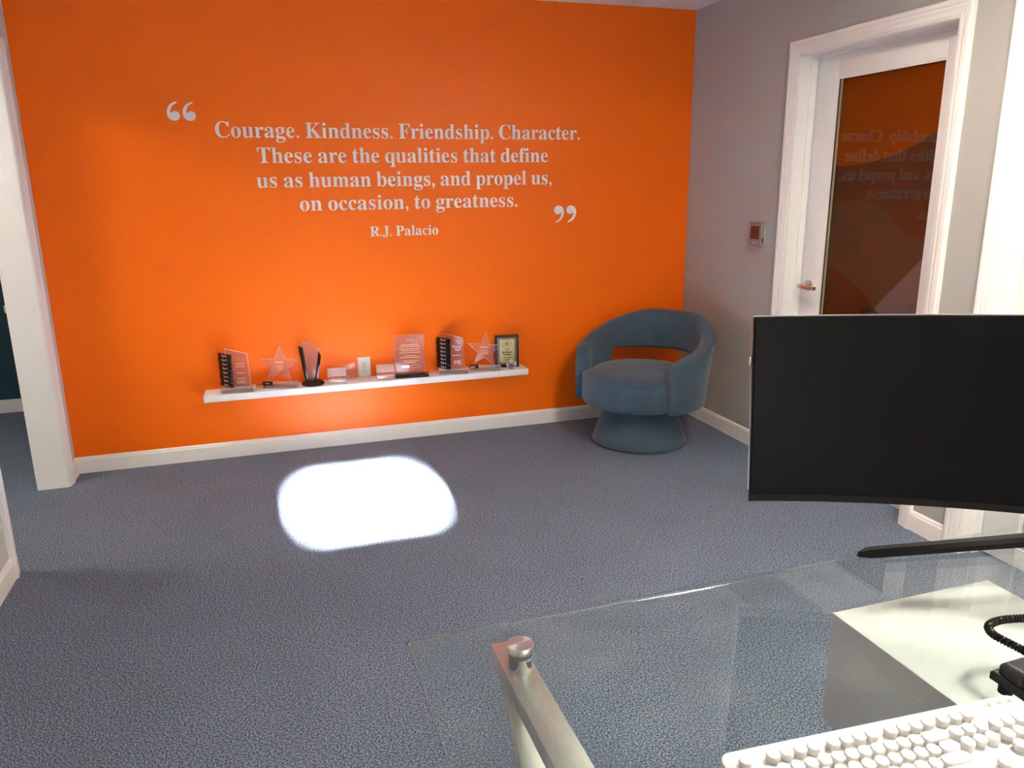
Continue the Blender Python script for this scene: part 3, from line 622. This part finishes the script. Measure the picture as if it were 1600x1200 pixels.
for z, h, ws in ((.152, .0042, (.017,)), (.1425, .0042, (.029,)), (.133, .0042, (.012,)), (.108, .0032, (.009, .012)), (.0935, .0062, (.017, .024, .011)), (.080, .0062, (.013, .030)),
                 (.062, .0030, (.012, .015, .014)), (.050, .0026, (.018, .014)), (.041, .0026, (.010, .014))):
    word_bars(t, z, h, ws, MT['ink'])

t = thing('crystal_gem', 'small faceted crystal disc leaning in front of the gold plaque', 'paperweight', (-1.208, -.122, SZ), math.radians(-8))
g = B(); n = 8
g.lathe([(0, -.012), (.020, -.012), (.031, -.004), (.031, .004), (.020, .012), (0, .012)], n, mtx=T((0, 0, .0295)) @ Matrix.Rotation(PI / 2, 4, 'X') @ Matrix.Rotation(PI / 8 + .12, 4, 'Z'))
gm = g.build('gem', MT['crystal'], t, smooth=False); gm.data.materials.append(MT['acryedge'])
for k, f in enumerate(gm.data.polygons):
    if abs(f.normal.y) < .9: f.material_index = k % 2

# ------------------------------------------------------------------ swivel chair
CH = thing('swivel_chair', 'slate blue velvet barrel swivel chair in the corner', 'chair', (-0.548, -0.500, 0), math.radians(-147))
def sm(x): x = min(max(x, 0), 1); return x * x * (3 - 2 * x)
PH0 = math.radians(57); PH1 = 2 * PI - PH0
def shell_sec(ph):
    q = min(ph, 2 * PI - ph); tt = (q - PH0) / (PI - PH0)
    zu = .465 + .075 * math.sqrt(min(tt / .10, 1)) + .175 * sm((tt - .02) / .85)
    zl = .240 + .245 * sm((math.degrees(q) - 101) / 20)
    return zl, zu
sb = bmesh.new(); rings = []; NPH = 96
for i in range(NPH + 1):
    ph = PH0 + (PH1 - PH0) * i / NPH
    zl, zu = shell_sec(ph); q = min(ph, 2 * PI - ph)
    th = .078; hgt = zu - zl; rc = .026
    sec = []
    for cxs, czs, a0 in ((th / 2 - rc, hgt / 2 - rc, 0), (-th / 2 + rc, hgt / 2 - rc, 90), (-th / 2 + rc, -hgt / 2 + rc, 180), (th / 2 - rc, -hgt / 2 + rc, 270)):
        for k in range(5):
            a = math.radians(a0 + k * 22.5); sec.append((cxs + rc * math.cos(a), czs + rc * math.sin(a)))
    sec2 = []
    for k in range(len(sec)):                       # extra points along the tall sides
        sec2.append(sec[k])
        nx = sec[(k + 1) % len(sec)]
        if abs(nx[1] - sec[k][1]) > .05:
            for j in (1, 2, 3): sec2.append((sec[k][0] + (nx[0] - sec[k][0]) * j / 4, sec[k][1] + (nx[1] - sec[k][1]) * j / 4))
    ring = []
    for u, v in sec2:
        z = (zl + zu) / 2 + v
        lean = .05 * max(0, (z - .36)) / .4 * sm((math.degrees(q) - 50) / 60)
        R = .335 + lean + u
        ring.append(sb.verts.new((R * math.cos(ph), R * math.sin(ph), z)))
    rings.append(ring)
for i in range(NPH):
    a, b = rings[i], rings[i + 1]; n = len(a)
    for k in range(n): sb.faces.new((a[k], a[(k + 1) % n], b[(k + 1) % n], b[k]))
sb.faces.new(rings[0]); sb.faces.new(rings[-1][::-1])
bmesh.ops.recalc_face_normals(sb, faces=sb.faces)
shell = B(); shell.bm.free(); shell.bm = sb
so_ = shell.build('backrest_shell', MT['velvet'], CH, ang=60)
bv = so_.modifiers.new('soft', 'BEVEL'); bv.width = .018; bv.segments = 3; bv.limit_method = 'ANGLE'; bv.angle_limit = math.radians(60)
# seam along the outer top edge
for s in (1,):
    pts = []
    for i in range(2, NPH - 1):
        ph = PH0 + (PH1 - PH0) * i / NPH; zl, zu = shell_sec(ph); q = min(ph, 2 * PI - ph)
        z = zu - .016; lean = .05 * max(0, (z - .36)) / .4 * sm((math.degrees(q) - 50) / 60)
        R = .335 + lean + .0355; pts.append((R * math.cos(ph), R * math.sin(ph), z))
    B().tube(pts, .0035, 6).build('piping', MT['velvet2'], so_)
def rf(a):
    a = (a + PI) % (2 * PI) - PI
    return 1 + .16 * sm((66 - abs(math.degrees(a))) / 18)
seat = B().lathe([(0, .240), (.24, .240), (.283, .248), (.292, .268), (.293, .392), (.290, .409), (.275, .423), (.20, .436), (.10, .441), (0, .443)], 96, rfun=rf).build('seat', MT['velvet'], CH, ang=60)
B().tube([(.2925 * rf(a) * math.cos(a), .2925 * rf(a) * math.sin(a), .410) for a in [2 * PI * k / 96 for k in range(96)]], .004, 6, closed=True).build('piping', MT['velvet2'], seat)
B().lathe([(0, .228), (.19, .228), (.19, .240), (0, .240)], 40).build('swivel_plate', MT['black'], CH)
B().lathe([(0, .0), (.262, .0), (.272, .008), (.272, .022), (.262, .045), (.242, .110), (.215, .195), (.205, .228), (0, .228)], 72).build('pedestal', MT['velvet'], CH, ang=50)
B().tube([(.272 * math.cos(a), .272 * math.sin(a), .016) for a in [2 * PI * k / 72 for k in range(72)]], .004, 6, closed=True).build('base_trim', MT['velvet2'], CH)

# ------------------------------------------------------------------ glass desk
DT, DB = 0.740, 0.730
DX0, DX1, DY0, DY1 = -2.402, -0.680, -3.985, -3.263
desk = thing('glass_desk', 'clear glass desk on brushed steel cross legs in the foreground', 'desk', ((DX0 + DX1) / 2, (DY0 + DY1) / 2, 0))
DO = desk.location.copy()
def rrect(x0, x1, y0, y1, r, k=6):
    out = []
    for cx, cy, a0 in ((x1 - r, y1 - r, 0), (x0 + r, y1 - r, 90), (x0 + r, y0 + r, 180), (x1 - r, y0 + r, 270)):
        for j in range(k + 1):
            a = math.radians(a0 + 90 * j / k); out.append((cx + r * math.cos(a), cy + r * math.sin(a)))
    return out
gt = B().prism(rrect(DX0, DX1, DY0, DY1, .006, 4), DB, DT, 'xy', .0035, 4).build('glass_top', [MT['deskglass'], MT['deskedge']], desk, ang=80, off=DO)
for f in gt.data.polygons:
    if abs(f.normal.z) < .995: f.material_index = 1
    else: f.use_smooth = False
def bar(b, p0, p1, wx, th):
    """flat bar between two points of a plane x = const: width wx along x, thickness th across"""
    p0 = Vector(p0); p1 = Vector(p1); d = (p1 - p0); L = d.length; d.normalize()
    x = Vector((1, 0, 0)); n = d.cross(x)
    m = Matrix(((x.x, d.x, n.x, p0.x), (x.y, d.y, n.y, p0.y), (x.z, d.z, n.z, p0.z), (0, 0, 0, 1)))
    b.box(-wx / 2, wx / 2, 0, L, -th / 2, th / 2, .002, 2, mtx=m); return b
for X in (-2.2335, -0.85):
    B().box(X - .026, X + .026, DY0 + .06, -3.268, .674, .704, .002).build('top_bar', MT['brushed'], desk, off=DO)
    bar(B(), (X, -3.318, .676), (X, -3.90, .026), .046, .028).build('cross_leg', MT['brushed'], desk, off=DO)
    bar(B(), (X, -3.90, .676), (X, -3.318, .026), .040, .026).build('cross_leg', MT['brushed'], desk, off=DO)
    B().box(X - .026, X + .026, DY0 + .06, -3.268, 0, .026, .002).build('foot_bar', MT['brushed'], desk, off=DO)
    for Y in (-3.352, -3.86):
        s_ = B().lathe([(0, .704), (.019, .704), (.019, .730), (.0185, .730), (0, .730)], 32, (X, Y, 0)).build('standoff', MT['chrome'], desk, off=DO)
        B().lathe([(0, .740), (.0225, .740), (.0225, .750), (.0215, .7515), (0, .7515)], 40, (X, Y, 0)).build('cap', MT['spun'], s_, off=Vector((X, Y, 0))).location = Vector((X, Y, 0)) - DO

# ------------------------------------------------------------------ white drawer unit under the glass
cab = thing('drawer_unit', 'white drawer unit standing under the glass desk', 'cabinet', (-1.3795, -3.58, 0))
CO = cab.location.copy()
B().box(-1.576, -1.183, -3.86, -3.302, .412, .650, .002).build('body', MT['cabinet'], cab, off=CO)
for z0, z1 in ((.418, .528), (.534, .644)):
    d_ = B().box(-1.570, -1.189, -3.878, -3.860, z0, z1, .002).build('drawer', MT['cabinet'], cab, off=CO)
    B().cyl((-1.46, -3.895, z1 - .03), (-1.30, -3.895, z1 - .03), .005, 14).cyl((-1.45, -3.895, z1 - .03), (-1.45, -3.878, z1 - .03), .004, 12).cyl((-1.31, -3.895, z1 - .03), (-1.31, -3.878, z1 - .03), .004, 12).build('handle', MT['nickel'], d_, off=CO)
for X in (-1.535, -1.224):
    for Y in (-3.345, -3.815): B().cyl((X, Y, .412), (X, Y, 0), .014, 16, .010).build('leg', MT['nickel'], cab, off=CO)

# ------------------------------------------------------------------ curved monitor
HUB = Vector((-1.035, -3.352, DT))
mon = thing('curved_monitor', 'wide curved black monitor on thin splayed legs on the glass desk', 'monitor', HUB)
mx_, my_, mz_, hd, tl, MR, ro = -1.211, -3.522, .881, -.795, .055, 1.405, .047
mL = Vector((math.cos(hd), math.sin(hd), 0)); mN = Vector((math.sin(hd), -math.cos(hd), 0)); mZ = Vector((0, 0, 1))
mN2 = math.cos(tl) * mN + math.sin(tl) * mZ; mT = math.cos(tl) * mZ - math.sin(tl) * mN
mL2 = math.cos(ro) * mL + math.sin(ro) * mT; mT2 = math.cos(ro) * mT - math.sin(ro) * mL
def mp(s, v, d):
    """s along the arc, v up, d behind the screen"""
    return Vector((mx_, my_, mz_)) + (MR + d) * math.sin(s / MR) * mL2 + (MR - (MR + d) * math.cos(s / MR)) * mN2 + v * mT2
def strip(s0, s1, v0, v1, d0, d1, n=40, taper=0.0):
    t = bmesh.new(); R = []
    for i in range(n + 1):
        s = s0 + (s1 - s0) * i / n
        R.append([t.verts.new(mp(s, v, d)) for v, d in ((v0, d0), (v1, d0), (v1 - taper, d1), (v0 + taper, d1))])
    for a, b in zip(R, R[1:]):
        for k in range(4): t.faces.new((a[k], a[(k + 1) % 4], b[(k + 1) % 4], b[k]))
    t.faces.new(R[0]); t.faces.new(R[-1][::-1]); bmesh.ops.recalc_face_normals(t, faces=t.faces)
    b = B(); b._add(t); return b
strip(-.599, .599, .001, .359, .002, .014).build('housing', MT['blackmat'], mon, off=HUB)
strip(-.5995, .5995, .02, .3605, .007, .013).build('rim', MT['silver'], mon, off=HUB)
strip(-.596, .596, .0135, .3565, -.0004, .004).build('screen', MT['screen'], mon, off=HUB)
strip(-.600, .600, -.0005, .0130, -.0012, .006).build('chin', MT['blackmat'], mon, off=HUB)
strip(-.58, .58, .02, .34, .014, .034, taper=.02).build('back_cover', MT['blackmat'], mon, off=HUB)
strip(-.22, .22, .07, .30, .030, .062, taper=.03).build('back_bulge', MT['blackmat'], mon, off=HUB)
b = B(); c = mp(-.601, .275, .010); b.box(c.x - .004, c.x + .002, c.y - .003, c.y + .004, c.z - .010, c.z + .010, .002).build('side_button', MT['silver'], mon, off=HUB)
def stand_leg(tip):
    tip = Vector(tip); d = tip - HUB; d.z = 0; L = d.length; d.normalize(); n = Vector((-d.y, d.x, 0))
    t = bmesh.new(); R = []
    for u, w_, h in ((0, .018, .020), (L * .5, .014, .018), (L - .022, .0125, .016), (L, .003, .010)):
        o = HUB + d * u
        R.append([t.verts.new(o + n * a + Vector((0, 0, z))) for a, z in ((-w_, 0.0), (w_, 0.0), (w_, h * .6), (w_ * .55, h), (-w_ * .55, h), (-w_, h * .6))])
    for a, b in zip(R, R[1:]):
        for k in range(6): t.faces.new((a[k], a[(k + 1) % 6], b[(k + 1) % 6], b[k]))
    t.faces.new(R[0][::-1]); t.faces.new(R[-1]); bmesh.ops.recalc_face_normals(t, faces=t.faces)
    b = B(); b._add(t); b.build('stand_leg', MT['blackmat'], mon, off=HUB, ang=25)
stand_leg((-1.496, -3.268, DT)); stand_leg((-.965, -3.80, DT))
B().cyl(HUB + Vector((0, 0, .001)), HUB + Vector((0, 0, .022)), .042, 32).build('stand_hub', MT['blackmat'], mon, off=HUB)
B().tube([HUB + Vector((0, 0, .015)), HUB + Vector((.01, .01, .12)), HUB + Vector((.005, .005, .24)), mp(0, .185, .09), mp(0, .185, .058)], .020, 16).build('stand_column', MT['blackmat'], mon, off=HUB)

# ------------------------------------------------------------------ keyboard with round keys
KW, KD = .458, .156
KZ = math.radians(-3.4)
mid = Vector((-1.856, -3.700, 0)); kc = mid + Matrix.Rotation(KZ, 3, 'Z') @ Vector((0, -KD / 2, 0))
kbd = thing('keyboard', 'white keyboard with round typewriter style keys on the glass desk', 'keyboard', (kc.x, kc.y, DT), KZ)
KT = T((0, 0, .013)) @ Matrix.Rotation(math.radians(3.6), 4, 'X')
B().prism(rrect(-KW / 2, KW / 2, -KD / 2, KD / 2, .016, 6), -.006, .010, 'xy', .003, 2, mtx=KT).build('case', MT['keywhite'], kbd, ang=30)
B().prism(rrect(-KW / 2 + .007, KW / 2 - .007, -KD / 2 + .008, KD / 2 - .012, .008, 4), .010, .0108, 'xy', mtx=KT).build('key_plate', MT['keywhite'], kbd)
for X in (-.19, .19): B().box(X - .012, X + .012, KD / 2 - .022, KD / 2 - .010, .0, .013, .001).build('foot', MT['keywhite'], kbd)
for X in (-.19, .19): B().box(X - .012, X + .012, -KD / 2 + .010, -KD / 2 + .022, .0, .004, .0005).build('foot', MT['keywhite'], kbd)
for k in range(3): B().cyl((.176 + k * .017, .0645, .0108), (.176 + k * .017, .0645, .0114), .003, 12).build('indicator_light', MT['beadgold'], kbd).matrix_basis = KT
for s in (-1, 1): B().box(.165 * s - .045, .165 * s + .045, KD / 2 - .0105, KD / 2 - .0085, .0098, .0103).build('groove', MT['ivory'], kbd, smooth=False).matrix_basis = KT
U = .01905; KX0 = -22.5 * U / 2
keymesh = {}
def key_mesh(w_, h_):
    k = (w_, h_)
    if k in keymesh: return keymesh[k]
    t = bmesh.new(); R = []
    ex, ey = (w_ - 1) * U / 2, (h_ - 1) * U / 2
    for r, z in ((.0070, .0), (.0074, .004), (.0086, .0045), (.0087, .0098), (.0080, .0108), (.0064, .0104)):
        ring = []
        for j in range(20):
            a = 2 * PI * (j + .5) / 20; c, s = math.cos(a), math.sin(a)
            ring.append(t.verts.new((r * c + (ex if c > 0 else -ex), r * s + (ey if s > 0 else -ey), z)))
        R.append(ring)
    for a, b in zip(R, R[1:]):
        for j in range(20): t.faces.new((a[j], a[(j + 1) % 20], b[(j + 1) % 20], b[j]))
    t.faces.new(R[-1]); bmesh.ops.recalc_face_normals(t, faces=t.faces)
    me = bpy.data.meshes.new('key'); t.to_mesh(me); t.free(); me.materials.append(MT['keycap']); me.shade_smooth(); me.set_sharp_from_angle(angle=math.radians(40))
    keymesh[k] = me; return me
def key(u, row_y, w_=1, h_=1):
    o = bpy.data.objects.new('key', key_mesh(w_, h_)); COL.objects.link(o); o.parent = kbd
    o.matrix_basis = KT @ T((KX0 + (u + w_ / 2) * U, row_y - (h_ - 1) * U / 2, .0108))
ry = [.0505] + [.0505 - U * (1.22 + i) for i in range(5)]
for u in (0, 2, 3, 4, 5, 6.5, 7.5, 8.5, 9.5, 11, 12, 13, 14, 15.25, 16.25, 17.25): key(u, ry[0])
for u in range(13): key(u, ry[1])
key(13, ry[1], 2)
for u in (15.25, 16.25, 17.25, 18.5, 19.5, 20.5, 21.5): key(u, ry[1])
key(0, ry[2], 1.5); key(13.5, ry[2], 1.5)
for u in range(12): key(1.5 + u, ry[2])
for u in (15.25, 16.25, 17.25, 18.5, 19.5, 20.5): key(u, ry[2])
key(21.5, ry[2], 1, 2)
key(0, ry[3], 1.75); key(12.75, ry[3], 2.25)
for u in range(11): key(1.75 + u, ry[3])
for u in (18.5, 19.5, 20.5): key(u, ry[3])
key(0, ry[4], 2.25); key(12.25, ry[4], 2.75)
for u in range(10): key(2.25 + u, ry[4])
for u in (16.25, 18.5, 19.5, 20.5): key(u, ry[4])
key(21.5, ry[4], 1, 2)
for u in (0, 1.25, 2.5, 10, 11.25, 12.5, 13.75): key(u, ry[5], 1.25)
key(3.75, ry[5], 6.25)
for u in (15.25, 16.25, 17.25, 20.5): key(u, ry[5])
key(18.5, ry[5], 2)

# ------------------------------------------------------------------ desk phone and its coiled cord
ph = thing('desk_phone', 'black desk phone with a coiled cord at the right of the keyboard', 'phone', (-1.515, -3.765, DT), math.radians(2))
B().prism([(-.10, .012), (.10, .018), (.10, .030), (.094, .034), (-.094, .020), (-.10, .016)], -.098, .098, 'yz', .002).build('body', MT['phonegrey'], ph)
for X in (-.08, .08):
    for Y in (-.085, .085): B().cyl((X, Y, 0), (X, Y, .020), .010, 16).build('foot', MT['black'], ph)
hs = B(); hs.box(-.094, -.046, -.090, .090, .034, .052, .008, 3); hs.box(-.096, -.044, .052, .092, .024, .050, .008, 3); hs.box(-.096, -.044, -.092, -.052, .018, .050, .008, 3)
hs.build('handset', MT['phonegrey'], ph)
B().box(-.030, .085, .035, .085, .0285, .0335, .001, mtx=Matrix.Rotation(math.radians(4), 4, 'X')).build('display', MT['lcd'], ph)
B().box(-.036, -.031, -.085, .085, .0265, .0290, .0005, mtx=Matrix.Rotation(math.radians(4), 4, 'X')).build('label_strip', MT['paper'], ph)
for i in range(3):
    for j in range(4): B().box(-.015 + i * .024, .003 + i * .024, -.020 - j * .018, -.007 - j * .018, .024, .0305, .002, mtx=Matrix.Rotation(math.radians(4), 4, 'X')).build('button', MT['black'], ph)
inv = Matrix.Rotation(-math.radians(2), 4, 'Z') @ T(-Vector((-1.515, -3.765, DT)))
path = catmull([(-1.330, -3.600, .748), (-1.370, -3.566, .748), (-1.410, -3.552, .748), (-1.450, -3.545, .748), (-1.482, -3.552, .748), (-1.496, -3.573, .748), (-1.494, -3.600, .748), (-1.492, -3.628, .749), (-1.505, -3.655, .754)], 60)
coil = []; acc = 0; pv = path[0]; HR, PITCH = .0050, .0056
for i in range(len(path)):
    pnt = path[i]; acc += (pnt - pv).length; pv = pnt
    d = (path[min(i + 1, len(path) - 1)] - path[max(i - 1, 0)]).normalized(); sd = d.cross(Vector((0, 0, 1))).normalized(); up = sd.cross(d)
    coil.append((acc, pnt, sd, up))
hel = []; tot = coil[-1][0]; nst = int(tot / PITCH * 11); j = 0
for i in range(nst + 1):
    a = tot * i / nst
    while j < len(coil) - 2 and coil[j + 1][0] < a: j += 1
    c0, c1 = coil[j], coil[j + 1]; f = (a - c0[0]) / max(1e-9, c1[0] - c0[0]); pnt = c0[1].lerp(c1[1], f)
    an = 2 * PI * a / PITCH
    hel.append(inv @ (pnt + HR * (math.cos(an) * c0[2] + math.sin(an) * c0[3])))
B().tube(hel, .0022, 6).build('coiled_cord', MT['black'], ph)

# ------------------------------------------------------------------ ceiling lamps
def ceiling_lamp(x, y, label, r=.16):
    t = thing('ceiling_light', label, 'ceiling light', (x, y, H), 0, 'round flush ceiling lamps')
    B().lathe([(r, -.004), (r, -.030), (r + .006, -.034), (r + .020, -.028), (r + .024, 0), (r, 0)], 48).build('rim', MT['trim'], t)
    B().lathe([(0, -.010), (r, -.010), (r, -.002), (0, -.002)], 48).build('diffuser', MT['panel'], t)
ceiling_lamp(-0.85, -2.50, 'round flush ceiling lamp over the carpet', .165)
ceiling_lamp(-1.00, -3.65, 'round flush ceiling lamp over the glass desk', .235)
ceiling_lamp(-4.55, -0.85, 'round flush ceiling lamp in the next room', .19)
